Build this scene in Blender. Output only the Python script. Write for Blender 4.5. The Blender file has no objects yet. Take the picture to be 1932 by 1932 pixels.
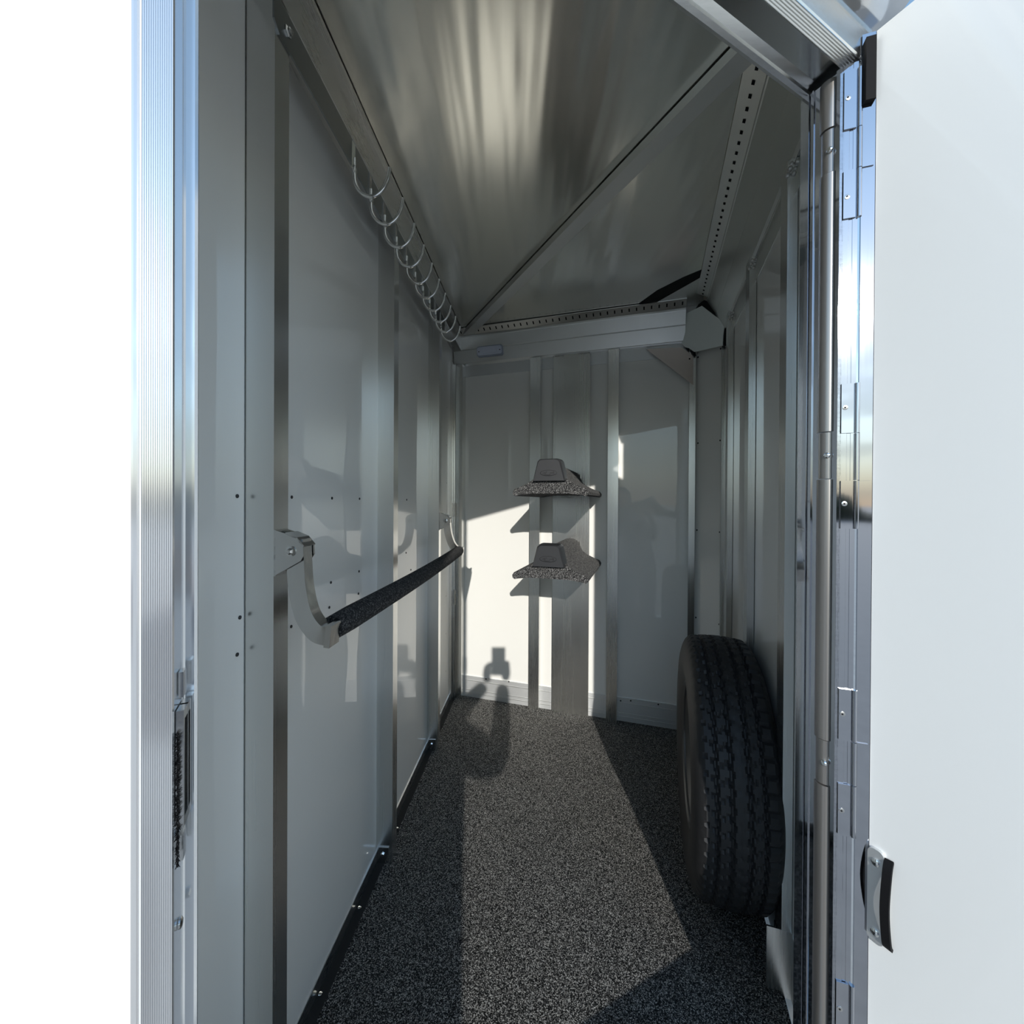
import bpy, bmesh, math, random
from mathutils import Vector, Matrix
random.seed(7)
SC = bpy.context.scene
C = SC.collection
PI = math.pi

# ------------------------------------------------------------------ camera
F, CX, CY = 790.0, 966.0, 951.4
CAMZ = 1.10
cd = bpy.data.cameras.new('camera'); cam = bpy.data.objects.new('camera', cd); C.objects.link(cam)
cd.sensor_fit = 'HORIZONTAL'; cd.sensor_width = 36.0; cd.lens = 36.0 * F / 1932.0
cd.shift_y = -(966.0 - CY) / 1932.0
cd.clip_start = 0.003; cd.clip_end = 2000
cam.matrix_world = Matrix.Translation((0, 0, CAMZ)) @ Matrix.Rotation(math.radians(90 - 0.28), 4, 'X') @ Matrix.Rotation(math.radians(0.30), 4, 'Z')
SC.camera = cam
CM = cam.matrix_world.to_3x3()

# ------------------------------------------------------------------ sky, sun, exposure
SUN_AZ, SUN_TAN = math.radians(-1.3), 0.355
w = bpy.data.worlds.new('world'); SC.world = w; w.use_nodes = True
nt = w.node_tree; nt.nodes.clear()
sky = nt.nodes.new('ShaderNodeTexSky'); sky.sky_type = 'NISHITA'
sky.sun_disc = False; sky.sun_elevation = math.atan(SUN_TAN)
sky.sun_rotation = PI + SUN_AZ
sky.air_density = 1.0; sky.dust_density = 0.1; sky.ozone_density = 2.5; sky.altitude = 300
hs = nt.nodes.new('ShaderNodeHueSaturation'); hs.inputs['Saturation'].default_value = 1.05
bg = nt.nodes.new('ShaderNodeBackground'); bg.inputs['Strength'].default_value = 0.38
wo = nt.nodes.new('ShaderNodeOutputWorld')
# thin clouds low over the horizon
tc = nt.nodes.new('ShaderNodeTexCoord'); mp = nt.nodes.new('ShaderNodeMapping'); mp.inputs['Scale'].default_value = (1.2, 1.2, 7.0)
cn = nt.nodes.new('ShaderNodeTexNoise'); cn.inputs['Scale'].default_value = 2.3; cn.inputs['Detail'].default_value = 6
sz = nt.nodes.new('ShaderNodeSeparateXYZ'); lo = nt.nodes.new('ShaderNodeMapRange')
lo.inputs[1].default_value = 0.10; lo.inputs[2].default_value = 0.50; lo.inputs[3].default_value = 1.0; lo.inputs[4].default_value = 0.0
th = nt.nodes.new('ShaderNodeMapRange'); th.inputs[1].default_value = 0.36; th.inputs[2].default_value = 0.56
mu = nt.nodes.new('ShaderNodeMath'); mu.operation = 'MULTIPLY'; mxc = nt.nodes.new('ShaderNodeMix'); mxc.data_type = 'RGBA'
mu2 = nt.nodes.new('ShaderNodeMath'); mu2.operation = 'MULTIPLY'; mu2.inputs[1].default_value = 0.75
nt.links.new(tc.outputs['Generated'], mp.inputs[0]); nt.links.new(mp.outputs[0], cn.inputs['Vector'])
nt.links.new(tc.outputs['Generated'], sz.inputs[0]); nt.links.new(sz.outputs['Z'], lo.inputs[0]); nt.links.new(cn.outputs['Fac'], th.inputs[0])
nt.links.new(lo.outputs[0], mu.inputs[0]); nt.links.new(th.outputs[0], mu.inputs[1]); nt.links.new(mu.outputs[0], mu2.inputs[0])
nt.links.new(sky.outputs[0], hs.inputs['Color']); nt.links.new(hs.outputs[0], mxc.inputs['A']); mxc.inputs['B'].default_value = (0.95, 1.12, 1.42, 1)
hh = nt.nodes.new('ShaderNodeMapRange'); hh.inputs[1].default_value = 0.02; hh.inputs[2].default_value = 0.26; hh.inputs[3].default_value = 0.92; hh.inputs[4].default_value = 0.0
mm = nt.nodes.new('ShaderNodeMath'); mm.operation = 'MAXIMUM'
nt.links.new(sz.outputs['Z'], hh.inputs[0]); nt.links.new(hh.outputs[0], mm.inputs[0]); nt.links.new(mu2.outputs[0], mm.inputs[1])
nt.links.new(mm.outputs[0], mxc.inputs['Factor'])
wt = nt.nodes.new('ShaderNodeMix'); wt.data_type = 'RGBA'; wt.blend_type = 'MULTIPLY'; wt.inputs['Factor'].default_value = 1.0
wt.inputs['B'].default_value = (1.13, 1.0, 0.83, 1)
nt.links.new(mxc.outputs['Result'], wt.inputs['A']); nt.links.new(wt.outputs['Result'], bg.inputs[0]); nt.links.new(bg.outputs[0], wo.inputs[0])
sl = bpy.data.lights.new('sun', 'SUN'); sl.energy = 4.0; sl.angle = math.radians(0.53); sl.color = (1.0, 0.965, 0.9)
so = bpy.data.objects.new('sun', sl); C.objects.link(so); so.location = (0, -4, 4)
so.rotation_euler = Vector((math.sin(SUN_AZ), math.cos(SUN_AZ), -SUN_TAN)).to_track_quat('-Z', 'Y').to_euler()
SC.view_settings.view_transform = 'Standard'; SC.view_settings.look = 'None'
SC.view_settings.exposure = 0.0; SC.view_settings.gamma = 1.0; SC.view_settings.use_curve_mapping = False

# ------------------------------------------------------------------ materials
def mat(name, col, rough=0.5, metal=0.0, coat=0.0, coat_rough=0.03, spec=0.5):
    m = bpy.data.materials.new(name); m.use_nodes = True
    b = m.node_tree.nodes['Principled BSDF']
    b.inputs['Base Color'].default_value = (*col, 1); b.inputs['Roughness'].default_value = rough
    b.inputs['Metallic'].default_value = metal; b.inputs['Coat Weight'].default_value = coat
    b.inputs['Coat Roughness'].default_value = coat_rough; b.inputs['Specular IOR Level'].default_value = spec
    return m
def N(m, t, **kw):
    n = m.node_tree.nodes.new(t)
    for k, v in kw.items(): setattr(n, k, v)
    return n
def L(m, a, b): m.node_tree.links.new(a, b)
def coords(m, scale, rotz=0.0):
    tc = N(m, 'ShaderNodeTexCoord'); mp = N(m, 'ShaderNodeMapping')
    mp.inputs['Scale'].default_value = scale; mp.inputs['Rotation'].default_value = (0, 0, rotz)
    L(m, tc.outputs['Object'], mp.inputs['Vector']); return mp.outputs[0]
def noise(m, vec, scale, detail=3.0, rough=0.5):
    n = N(m, 'ShaderNodeTexNoise'); n.inputs['Scale'].default_value = scale; n.inputs['Detail'].default_value = detail
    n.inputs['Roughness'].default_value = rough; L(m, vec, n.inputs['Vector']); return n.outputs['Fac']
def remap(m, fac, a, b, c, d):
    r = N(m, 'ShaderNodeMapRange'); L(m, fac, r.inputs[0])
    for i, v in zip((1, 2, 3, 4), (a, b, c, d)): r.inputs[i].default_value = v
    return r.outputs[0]
def bump(m, h, strength, dist, normal_in=None):
    b = N(m, 'ShaderNodeBump'); b.inputs['Strength'].default_value = strength; b.inputs['Distance'].default_value = dist
    L(m, h, b.inputs['Height']); return b.outputs[0]

def aluminium(name, col=(0.74, 0.74, 0.72), rough=0.25, scale=(260, 260, 2.0), rotz=0.0, bs=0.05, var=0.05, aniso=0.0):
    m = mat(name, col, rough, 1.0); b = m.node_tree.nodes['Principled BSDF']
    if aniso and scale[2] < 10:
        tg = N(m, 'ShaderNodeTangent', direction_type='RADIAL', axis='Z'); L(m, tg.outputs[0], b.inputs['Tangent'])
        b.inputs['Anisotropic'].default_value = aniso; b.inputs['Anisotropic Rotation'].default_value = 0.25
    v = coords(m, scale, rotz); f = noise(m, v, 1.0, 3)
    f2 = noise(m, coords(m, (6, 6, 0.7), rotz), 1.0, 4)
    mx = N(m, 'ShaderNodeMath', operation='MULTIPLY_ADD'); L(m, f2, mx.inputs[0]); mx.inputs[1].default_value = 0.8; L(m, f, mx.inputs[2])
    L(m, remap(m, mx.outputs[0], 0.5, 1.3, rough - var * 0.7, rough + var), b.inputs['Roughness'])
    L(m, bump(m, f, bs, 0.0006), b.inputs['Normal'])
    return m
ALV = aluminium('brushed_aluminium_upright')
ALH = aluminium('brushed_aluminium_beam', scale=(3, 260, 260), rotz=math.radians(18), rough=0.34)
ALL = aluminium('brushed_aluminium_long_beam', scale=(260, 3, 260), rotz=math.radians(3.6), rough=0.28)
ALR = aluminium('brushed_aluminium_nose_beam', scale=(260, 3, 260), rotz=math.radians(18), rough=0.34, col=(0.84, 0.85, 0.82))
ALD = aluminium('brushed_aluminium_header', scale=(3, 260, 260), rotz=math.radians(-26.7), rough=0.22)
ALJ = aluminium('bright_frame_aluminium', col=(0.72, 0.73, 0.74), rough=0.13, bs=0.03, var=0.02)
ALF = aluminium('door_frame_aluminium', col=(0.50, 0.51, 0.54), rough=0.045, bs=0.01, var=0.008, aniso=0)
ALJ.node_tree.nodes['Principled BSDF'].inputs['Metallic'].default_value = 0.72
MILL = aluminium('mill_finish_aluminium', col=(0.80, 0.81, 0.81), rough=0.55, scale=(3, 260, 260), rotz=math.radians(18))
STEEL = mat('plated_steel', (0.62, 0.61, 0.59), 0.22, 1.0)
WELD = mat('weld_bead', (0.55, 0.54, 0.52), 0.45, 1.0)
m = STEEL; L(m, bump(m, noise(m, coords(m, (1, 1, 1)), 40, 4), 0.2, 0.003), m.node_tree.nodes['Principled BSDF'].inputs['Normal'])
CHROME = mat('chrome', (0.92, 0.92, 0.90), 0.14, 1.0)
BRONZE = mat('dark_seal_extrusion', (0.36, 0.34, 0.32), 0.33, 0.85)
CEIL = aluminium('roof_sheet_aluminium', aniso=0, col=(0.86, 0.85, 0.78), rough=0.23, scale=(40, 2, 1), rotz=math.radians(0), bs=0.0, var=0.02)
def ceil_extra(m):
    b = m.node_tree.nodes['Principled BSDF']
    b.inputs['Anisotropic'].default_value = 0.0
    wv = noise(m, coords(m, (6.0, 0.7, 1), math.radians(-3)), 1.5, 2)
    bp = N(m, 'ShaderNodeBump'); bp.inputs['Strength'].default_value = 0.6; bp.inputs['Distance'].default_value = 0.012
    L(m, wv, bp.inputs['Height'])
    old = b.inputs['Normal'].links[0].from_node
    L(m, bp.outputs[0], old.inputs['Normal'])
ceil_extra(CEIL)

def white_panel(name, col=(0.78, 0.772, 0.735), wav=0.35, rough=0.35):
    m = mat(name, col, rough, 0.0, 0.9, 0.02); b = m.node_tree.nodes['Principled BSDF']
    h = noise(m, coords(m, (1.4, 1.4, 0.7)), 2.2, 2)
    bp = bump(m, h, wav, 0.02); L(m, bp, b.inputs['Coat Normal']); return m
WHITE = white_panel('white_gloss_panel', wav=0.12)
WHITEW = white_panel('white_gloss_panel_wavy', wav=0.5)
WHITEX = white_panel('white_exterior_skin', (0.82, 0.83, 0.82), 0.05, 0.4)
CAPWHITE = mat('grey_white_corner_plate', (0.82, 0.87, 0.85), 0.4, 0.0, 0.3, 0.1)
BLACK = mat('black_rubber', (0.006, 0.006, 0.007), 0.8, spec=0.2)
BLACKM = mat('painted_dark', (0.008, 0.009, 0.009), 0.9)  # flat black painted in for dark gaps and a dark reflection
SCREWB = mat('black_screw', (0.01, 0.01, 0.011), 0.35)
PLAST = mat('black_plastic', (0.028, 0.029, 0.032), 0.38, 0, 0.25, 0.3)
m = PLAST; L(m, bump(m, noise(m, coords(m, (90, 90, 400)), 1.0, 3), 0.3, 0.0006), m.node_tree.nodes['Principled BSDF'].inputs['Normal'])
PLASTD = mat('engraved_plastic', (0.012, 0.012, 0.014), 0.5)
LENS = mat('light_lens', (0.62, 0.66, 0.78), 0.12, 0.0, 1.0, 0.03)
LENSB = mat('light_base', (0.34, 0.37, 0.45), 0.3)
SEALW = mat('cream_tape', (0.75, 0.73, 0.60), 0.6)
GOLD = mat('brass_lip', (0.5, 0.42, 0.28), 0.35, 0.6)

def carpet(name, a, b_, scale, sheen, bs=1.0):
    m = mat(name, a, 0.95, 0, 0, 0.03, 0.1); b = m.node_tree.nodes['Principled BSDF']
    v = coords(m, (1, 1, 1))
    vo = N(m, 'ShaderNodeTexVoronoi'); vo.inputs['Scale'].default_value = scale; L(m, v, vo.inputs['Vector'])
    sep = N(m, 'ShaderNodeSeparateColor'); L(m, vo.outputs['Color'], sep.inputs[0])
    cr = N(m, 'ShaderNodeValToRGB'); L(m, sep.outputs[0], cr.inputs[0])
    e = cr.color_ramp.elements
    e[0].position = 0.42; e[0].color = (*a, 1); e[1].position = 1.0; e[1].color = (*b_, 1)
    x = e.new(0.75); x.color = tuple(a[i] * 0.55 + b_[i] * 0.30 for i in range(3)) + (1,)
    L(m, cr.outputs[0], b.inputs['Base Color'])
    n1 = noise(m, v, scale * 0.8, 4, 0.7)
    L(m, bump(m, n1, bs, 0.004), b.inputs['Normal'])
    b.inputs['Sheen Weight'].default_value = sheen; b.inputs['Sheen Roughness'].default_value = 0.5
    return m
CARPET = carpet('charcoal_carpet', (0.005, 0.0052, 0.0052), (0.60, 0.585, 0.55), 560, 0.03)
CARPET2 = carpet('grey_rack_carpet', (0.015, 0.015, 0.016), (0.34, 0.335, 0.33), 560, 0.06, 0.7)
CARPET3 = carpet('black_bar_carpet', (0.014, 0.014, 0.015), (0.16, 0.155, 0.15), 420, 0.05)
RUB = mat('tyre_rubber', (0.018, 0.018, 0.019), 0.55, 0, 0, 0.03, 0.4)
m = RUB; L(m, bump(m, noise(m, coords(m, (1, 1, 1)), 120, 4), 0.25, 0.002), m.node_tree.nodes['Principled BSDF'].inputs['Normal'])
RIM = mat('wheel_steel', (0.10, 0.10, 0.10), 0.35, 0.6)
GROUND = mat('gravel_yard', (0.27, 0.25, 0.22), 0.95)
m = GROUND; b = m.node_tree.nodes['Principled BSDF']
cr = N(m, 'ShaderNodeValToRGB'); L(m, noise(m, coords(m, (1, 1, 1)), 9, 8, 0.7), cr.inputs[0])
cr.color_ramp.elements[0].color = (0.25, 0.24, 0.23, 1); cr.color_ramp.elements[1].color = (0.46, 0.44, 0.41, 1)
L(m, cr.outputs[0], b.inputs['Base Color'])
SKIN = mat('skin', (0.55, 0.36, 0.27), 0.55); CLOTH = mat('dark_blue_jacket', (0.07, 0.085, 0.13), 0.85)
HAIRM = mat('dark_hair', (0.03, 0.02, 0.015), 0.6); PHONE = mat('black_phone', (0.01, 0.01, 0.011), 0.15)

# ------------------------------------------------------------------ object helpers
def tag(o, label=None, cat=None, group=None, kind=None):
    if label: o['label'] = label
    if cat: o['category'] = cat
    if group: o['group'] = group
    if kind: o['kind'] = kind
    return o
def empty(name, loc):
    o = bpy.data.objects.new(name, None); C.objects.link(o); o.location = loc; o.empty_display_size = 0.05
    return o
def wloc(o):
    v = Vector(o.location); p = o.parent
    while p: v += Vector(p.location); p = p.parent
    return v
def obj(name, bm, m, parent=None, smooth=None, bev=0.0, segs=2):
    """link a bmesh (world coordinates) as one mesh object"""
    if bev:
        bmesh.ops.bevel(bm, geom=[e for e in bm.edges if e.calc_face_angle(0) > 0.5], offset=bev, segments=segs, affect='EDGES', profile=0.5)
    bmesh.ops.recalc_face_normals(bm, faces=bm.faces)
    off = wloc(parent) if parent else Vector((0, 0, 0))
    if parent: bmesh.ops.translate(bm, verts=bm.verts, vec=-off)
    me = bpy.data.meshes.new(name); bm.to_mesh(me); bm.free()
    for x in (m if isinstance(m, (list, tuple)) else [m]): me.materials.append(x)
    if smooth is not None:
        me.polygons.foreach_set('use_smooth', [True] * len(me.polygons))
        me.set_sharp_from_angle(angle=smooth)
    o = bpy.data.objects.new(name, me); C.objects.link(o)
    if parent: o.parent = parent
    return o
def struct(name, bm, m, **k): return tag(obj(name, bm, m, **k), kind='structure')

class Fr:
    """upright plane: origin, run direction d, normal n (room side); point = o + s*d + w*n, height z"""
    def __init__(s, o, d, n):
        s.o = Vector((o[0], o[1], 0)); s.d = Vector((d[0], d[1], 0)).normalized(); s.n = Vector((n[0], n[1], 0)).normalized()
    def p(s, a, w, z): return s.o + s.d * a + s.n * w + Vector((0, 0, z))
    def hit(s, px, py, w=0.0):
        r = CM @ Vector(((px - CX) / F, -(py - CY) / F, -1))
        c = Vector((0, 0, CAMZ)); k = ((s.o + s.n * w) - c).dot(s.n) / r.dot(s.n)
        q = c + r * k
        return (q - s.o).dot(s.d), q.z
    def s_(s, px, w=0.0, py=950): return s.hit(px, py, w)[0]
def hz(px, py, z):
    r = CM @ Vector(((px - CX) / F, -(py - CY) / F, -1)); k = (z - CAMZ) / r.z
    return Vector((0, 0, CAMZ)) + r * k
LW = Fr((-.337, 2.400), (-.0632, -.998), (.998, -.0632))
BW = Fr((-.337, 2.400), (.952, -.306), (-.306, -.952))
RW = Fr((.945, 1.871), (-.319, -.9478), (-.9478, .319))
NW = Fr((.875, 2.010), (.449, -.893), (-.893, -.449))
DW = Fr((.462, .660), (.893, .449), (.449, -.893))      # door plane, n points out of the trailer
ZC = 2.05

def box(bm, fr, s0, s1, w0, w1, z0, z1):
    vs = [bm.verts.new(fr.p(a, b, c)) for c in (z0, z1) for a, b in ((s0, w0), (s1, w0), (s1, w1), (s0, w1))]
    for f in ((0, 1, 2, 3), (4, 7, 6, 5), (0, 4, 5, 1), (1, 5, 6, 2), (2, 6, 7, 3), (3, 7, 4, 0)): bm.faces.new([vs[i] for i in f])
    return bm
def fbox(*a): return box(bmesh.new(), *a)
def prism(bm, pts, vec):
    """closed polygon pts (Vectors) extruded by vec"""
    a = [bm.verts.new(p) for p in pts]; b = [bm.verts.new(Vector(p) + Vector(vec)) for p in pts]
    n = len(a); bm.faces.new(a); bm.faces.new(b[::-1])
    for i in range(n): bm.faces.new((a[i], b[i], b[(i + 1) % n], a[(i + 1) % n]))
    return bm
def tube(bm, path, r, n=10, cap=True, sq=None, up=None):
    """round (or rectangular sq=(a,b)) section swept on path"""
    P = [Vector(p) for p in path]; rings = []
    u = None
    for i, p in enumerate(P):
        t = (P[min(i + 1, len(P) - 1)] - P[max(i - 1, 0)]).normalized()
        if u is None:
            u = Vector(up) if up else (Vector((0, 0, 1)) if abs(t.z) < 0.9 else Vector((1, 0, 0)))
        if up: u = Vector(up)
        u = (u - t * u.dot(t)).normalized(); v = t.cross(u)
        rr = r[i] if isinstance(r, (list, tuple)) else r
        if sq: ring = [p + u * (a * sq[0] / 2) + v * (b * sq[1] / 2) for a, b in ((1, 1), (-1, 1), (-1, -1), (1, -1))]
        else: ring = [p + u * (rr * math.cos(2 * PI * k / n)) + v * (rr * math.sin(2 * PI * k / n)) for k in range(n)]
        rings.append([bm.verts.new(q) for q in ring])
    m_ = len(rings[0])
    for a, b in zip(rings, rings[1:]):
        for k in range(m_): bm.faces.new((a[k], a[(k + 1) % m_], b[(k + 1) % m_], b[k]))
    if cap: bm.faces.new(rings[0][::-1]); bm.faces.new(rings[-1])
    return bm
def knob(bm, c, nrm, r, h, n=14):
    c = Vector(c); nrm = Vector(nrm).normalized()
    return tube(bm, [c, c + nrm * h * .6, c + nrm * h], [r, r, r * .6], n)
def bez(p0, p1, p2, p3, n=12):
    out = []
    for i in range(n + 1):
        t = i / n; out.append(Vector(p0) * (1 - t) ** 3 + Vector(p1) * 3 * t * (1 - t) ** 2 + Vector(p2) * 3 * t * t * (1 - t) + Vector(p3) * t ** 3)
    return out
def smooth_path(pts, n=6):
    P = [Vector(p) for p in pts]; out = []
    for i in range(len(P) - 1):
        a = P[max(i - 1, 0)]; b_ = P[i]; c = P[i + 1]; d = P[min(i + 2, len(P) - 1)]
        for k in range(n):
            t = k / n
            out.append(0.5 * ((2 * b_) + (-a + c) * t + (2 * a - 5 * b_ + 4 * c - d) * t * t + (-a + 3 * b_ - 3 * c + d) * t ** 3))
    out.append(P[-1]); return out

# ------------------------------------------------------------------ ground and shell
gz = -0.45
bm = bmesh.new(); R_ = 300
for v in ((-R_, -R_), (R_, -R_), (R_, R_), (-R_, R_)): bm.verts.new((v[0], v[1], gz))
bm.verts.ensure_lookup_table(); bm.faces.new(bm.verts[:]); bmesh.ops.subdivide_edges(bm, edges=bm.edges, cuts=3)
struct('ground', bm, GROUND)

bm = bmesh.new(); prev = None
for i in range(181):
    a = PI * (1.0 + i / 180.0); r_ = 46 + 3 * math.sin(i * .7); h_ = 1.7 + .8 * math.sin(i * .31) + .6 * math.sin(i * 1.3 + 1) + random.random() * .7
    c0 = Vector((r_ * math.cos(a), r_ * math.sin(a), gz)); ou = Vector((math.cos(a), math.sin(a), 0))
    ring = [bm.verts.new(c0 + ou * x + Vector((0, 0, z * h_))) for x, z in ((0, 0), (-.6, .5), (.5, .85), (2, 1), (3.5, .8), (4.5, .4), (4, 0))]
    if prev:
        for q in range(6): bm.faces.new((prev[q], prev[q + 1], ring[q + 1], ring[q]))
    prev = ring
struct('treeline', bm, mat('dark_foliage', (0.05, 0.06, 0.035), 0.95))

sL = 2.30          # near end of left wall run
sBn = (NW.o - BW.o).length
inL = LW.p(sL, 0, 0); inR = DW.p(0.075, 0, 0)
def poly_slab(pts, z0, z1):
    bm = bmesh.new(); return prism(bm, [Vector((p[0], p[1], z0)) for p in pts], (0, 0, z1 - z0))
dl = DW.p(-0.86, 0, 0)
floor_pts = [LW.p(-.0, -.02, 0), BW.p(sBn, 0, 0), RW.p(0, 0, 0), DW.p(0.078, 0.0, 0), DW.p(-1.05, 0.0, 0)]
floor_o = struct('floor', poly_slab([(p.x, p.y) for p in floor_pts], -0.03, 0.0), CARPET)
ceil_pts = [LW.p(-.05, -.05, 0), BW.p(sBn + .05, -.03, 0), RW.p(-.03, -.03, 0), DW.p(0.14, 0.0, 0), DW.p(-1.05, 0.0, 0)]
struct('ceiling', poly_slab([(p.x, p.y) for p in ceil_pts], ZC, ZC + .02), CEIL)
# left wall, split at the seam beside the first post
sSeam = LW.s_(461.5)
wl = struct('wall_left', fbox(LW, 0, sSeam - .0015, -.012, 0, 0.0, ZC), WHITE)
wl2 = struct('wall_left', fbox(LW, sSeam + .0015, sL, -.012, 0, 0.0, ZC), WHITEW)
obj('seam_gasket', fbox(LW, sSeam - .0015, sSeam + .0015, -.012, -.004, 0, ZC), BLACK, wl)
wb = struct('wall_back', fbox(BW, -.02, sBn, -.012, 0, 0.0, ZC), WHITE)
wn = struct('wall_nose', fbox(NW, 0, (RW.o - NW.o).length, -.012, 0, 0.0, ZC), WHITE)
sRn = RW.s_(1519)
wr = struct('wall_right', fbox(RW, 0, sRn + .06, -.012, 0, 0.0, ZC), WHITE)

# side wall with the doorway: left part, part over the door, sill, right return
HZ = 1.742                                        # underside of the header at the inner lip
sLJ = -0.7787                                     # left jamb lip
exl = fbox(DW, -3.2, sLJ - .018, 0.0, .049, gz + .35, 2.20)
struct('wall_outer', exl, WHITEX)
struct('wall_outer', fbox(DW, sLJ - .018, .09, 0.0, .045, HZ + .11, 2.20), WHITEX)
struct('trim_4', fbox(DW, sLJ, 0.0, 0.0, .058, -.10, 0.132), ALD, bev=.003)
struct('wall_return', fbox(DW, .031, .046, -.02, .039, gz + .35, 2.20), WHITEX)
# outer skin of the nose, right of the door, and the roof edge
struct('wall_outer', fbox(RW, -.1, sRn + .06, -.022, -.013, gz + .35, 2.20), WHITEX)

# ---- left jamb: return face and ribbed outer flange (profile in s,w swept upward)
def profile_up(fr, pts, z0, z1):
    bm = bmesh.new(); a = [bm.verts.new(fr.p(s, w_, z0)) for s, w_ in pts]; b_ = [bm.verts.new(fr.p(s, w_, z1)) for s, w_ in pts]
    n = len(pts)
    for i in range(n): bm.faces.new((a[i], a[(i + 1) % n], b_[(i + 1) % n], b_[i]))
    bm.faces.new(a[::-1]); bm.faces.new(b_)
    return bm
sLip = DW.s_(372, .038)
pts = [(sLJ - .004, .034), (sLip, .034), (sLip, .0365), (sLip - .0015, .038), (sLJ + .001, .038), (sLJ, .039), (sLJ, .0605)]
k = 14
for i in range(k):
    s0 = sLJ - .0005 - i * .00105
    pts += [(s0, .0625), (s0 - .0006, .0625), (s0 - .0007, .0618), (s0 - .0010, .0618)]
s0 = sLJ - .0152
pts += [(s0, .0625), (s0 - .0015, .0600), (s0 - .003, .0565), (s0 - .0036, .0570), (s0 - .0055, .0560), (s0 - .0060, .0530), (s0 - .0075, .0525), (s0 - .009, .0485), (s0 - .03, .0485), (s0 - .03, -.01), (sLJ - .004, -.01)]

struct('trim_1', profile_up(DW, pts, gz + .3, HZ + .06), ALJ)

# ---- right jamb
def rj(w0, w1, s_in, name, m, bev=0, z0=-.1, z1=HZ): return fbox(DW, s_in, .055, w0, w1, z0, z1)
g0 = (-.001, .050); g1 = math.sqrt(.5)
def dg(px, off=0.0):
    """point on the 45 degree outer chamfer of the jamb seen in column px, raised by off"""
    r = (px - CX) / F; a = DW.o + DW.d * (g0[0] - off * g1) + DW.n * (g0[1] + off * g1); v = (DW.d + DW.n) * g1
    t = (r * a.y - a.x) / (v.x - r * v.y)
    return (g0[0] - off * g1 + t * g1, g0[1] + off * g1 + t * g1)
pts = [(.030, -.012), (.001, -.012), (.001, -.002), (-.001, -.001), (-.001, .001), (.002, .002), (.002, .005), (.0, .0055), (.0, .0075), (.003, .008), (.003, .0385),
       (-.001, .039), g0]
for px in range(1578, 1586, 2):
    pts += [dg(px, .0), dg(px + .9, .0), dg(px + 1.0, -.0007), dg(px + 1.9, -.0007)]
pts += [dg(1587, 0), dg(1596, 0), dg(1596.4, -.0007), dg(1603, -.0007), dg(1603.5, 0), dg(1613, 0), dg(1613, -.012), (.030, .040)]
struct('trim_2', profile_up(DW, pts, -.1, HZ + .0), ALF)
# dark rounded seal extrusion in lengths, hinge leaf reflections between them shaped as screwed retainers
seal = empty('door_seal', DW.p(.004, .024, 0)); tag(seal, 'dark rounded metal seal strip running up the right door jamb, with three hinge reflections shaped as screwed joints', 'seal')
zb = [(-.05, None), (None, None)]
def zj(py, w_=.024, px=1550): return DW.hit(px, py, w_)[1]
joints = [(zj(328), zj(243)), (zj(905), zj(815)), (zj(1475), zj(1390))]
def half_round(z0, z1, r=.0135, c=.026, s_c=.010):
    bm = bmesh.new(); pr = [(.006, c - r - .001)]
    for i in range(13):
        a = PI + PI * i / 12 - PI / 2
        pr.append((s_c + .0002 + r * math.cos(a), c + r * math.sin(a) * -1 * -1))
    pts = [(s_c + r * -math.sin(PI * i / 12), c - r * math.cos(PI * i / 12)) for i in range(13)]
    pts = [(.012, c - r)] + pts + [(.012, c + r)]
    seen = []; 
    for q in pts:
        if not seen or (abs(q[0] - seen[-1][0]) + abs(q[1] - seen[-1][1])) > 1e-5: seen.append(q)
    return profile_up(DW, seen, z0, z1)
zz = [-.09] + [v for j in sorted(joints) for v in j] + [HZ - .004]
for i in range(0, len(zz), 2):
    obj('seal_length', half_round(zz[i], zz[i + 1]), BRONZE, seal, smooth=.6)
for z0, z1 in joints:
    jn = obj('hinge_reflection', half_round(z0 + .0015, z1 - .0015, .0120, .026, .0105), BRONZE, seal, smooth=.6)
    bm = bmesh.new(); knob(bm, DW.p(-.0005, .031, (z0 + z1) / 2), -DW.d, .0042, .004)
    obj('screw', bm, CHROME, jn, smooth=.6)

# ---- header over the door
def profile_run(fr, pts, s0, s1):
    bm = bmesh.new(); a = [bm.verts.new(fr.p(s0, w_, z)) for w_, z in pts]; b_ = [bm.verts.new(fr.p(s1, w_, z)) for w_, z in pts]
    n = len(pts)
    for i in range(n): bm.faces.new((a[i], a[(i + 1) % n], b_[(i + 1) % n], b_[i]))
    bm.faces.new(a[::-1]); bm.faces.new(b_); return bm
pts = [(-.012, HZ + .02), (-.012, HZ + .002), (-.006, HZ - .002), (.0, HZ), (.0, HZ + .006), (.010, HZ + .010), (.044, HZ + .010), (.046, HZ - .004)]
for i in range(7):
    z0 = HZ - .004 + i * .0012
    pts += [(.0465 + i * .0024, z0), (.0478 + i * .0024, z0 - .0003), (.0480 + i * .0024, z0 + .0006)]
pts += [(.0635, HZ + .006), (.0635, HZ + .045), (.060, HZ + .047), (.060, HZ + .11), (-.012, HZ + .11)]
struct('trim_3', profile_run(DW, pts, sLJ - .03, .056), ALD)
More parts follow.
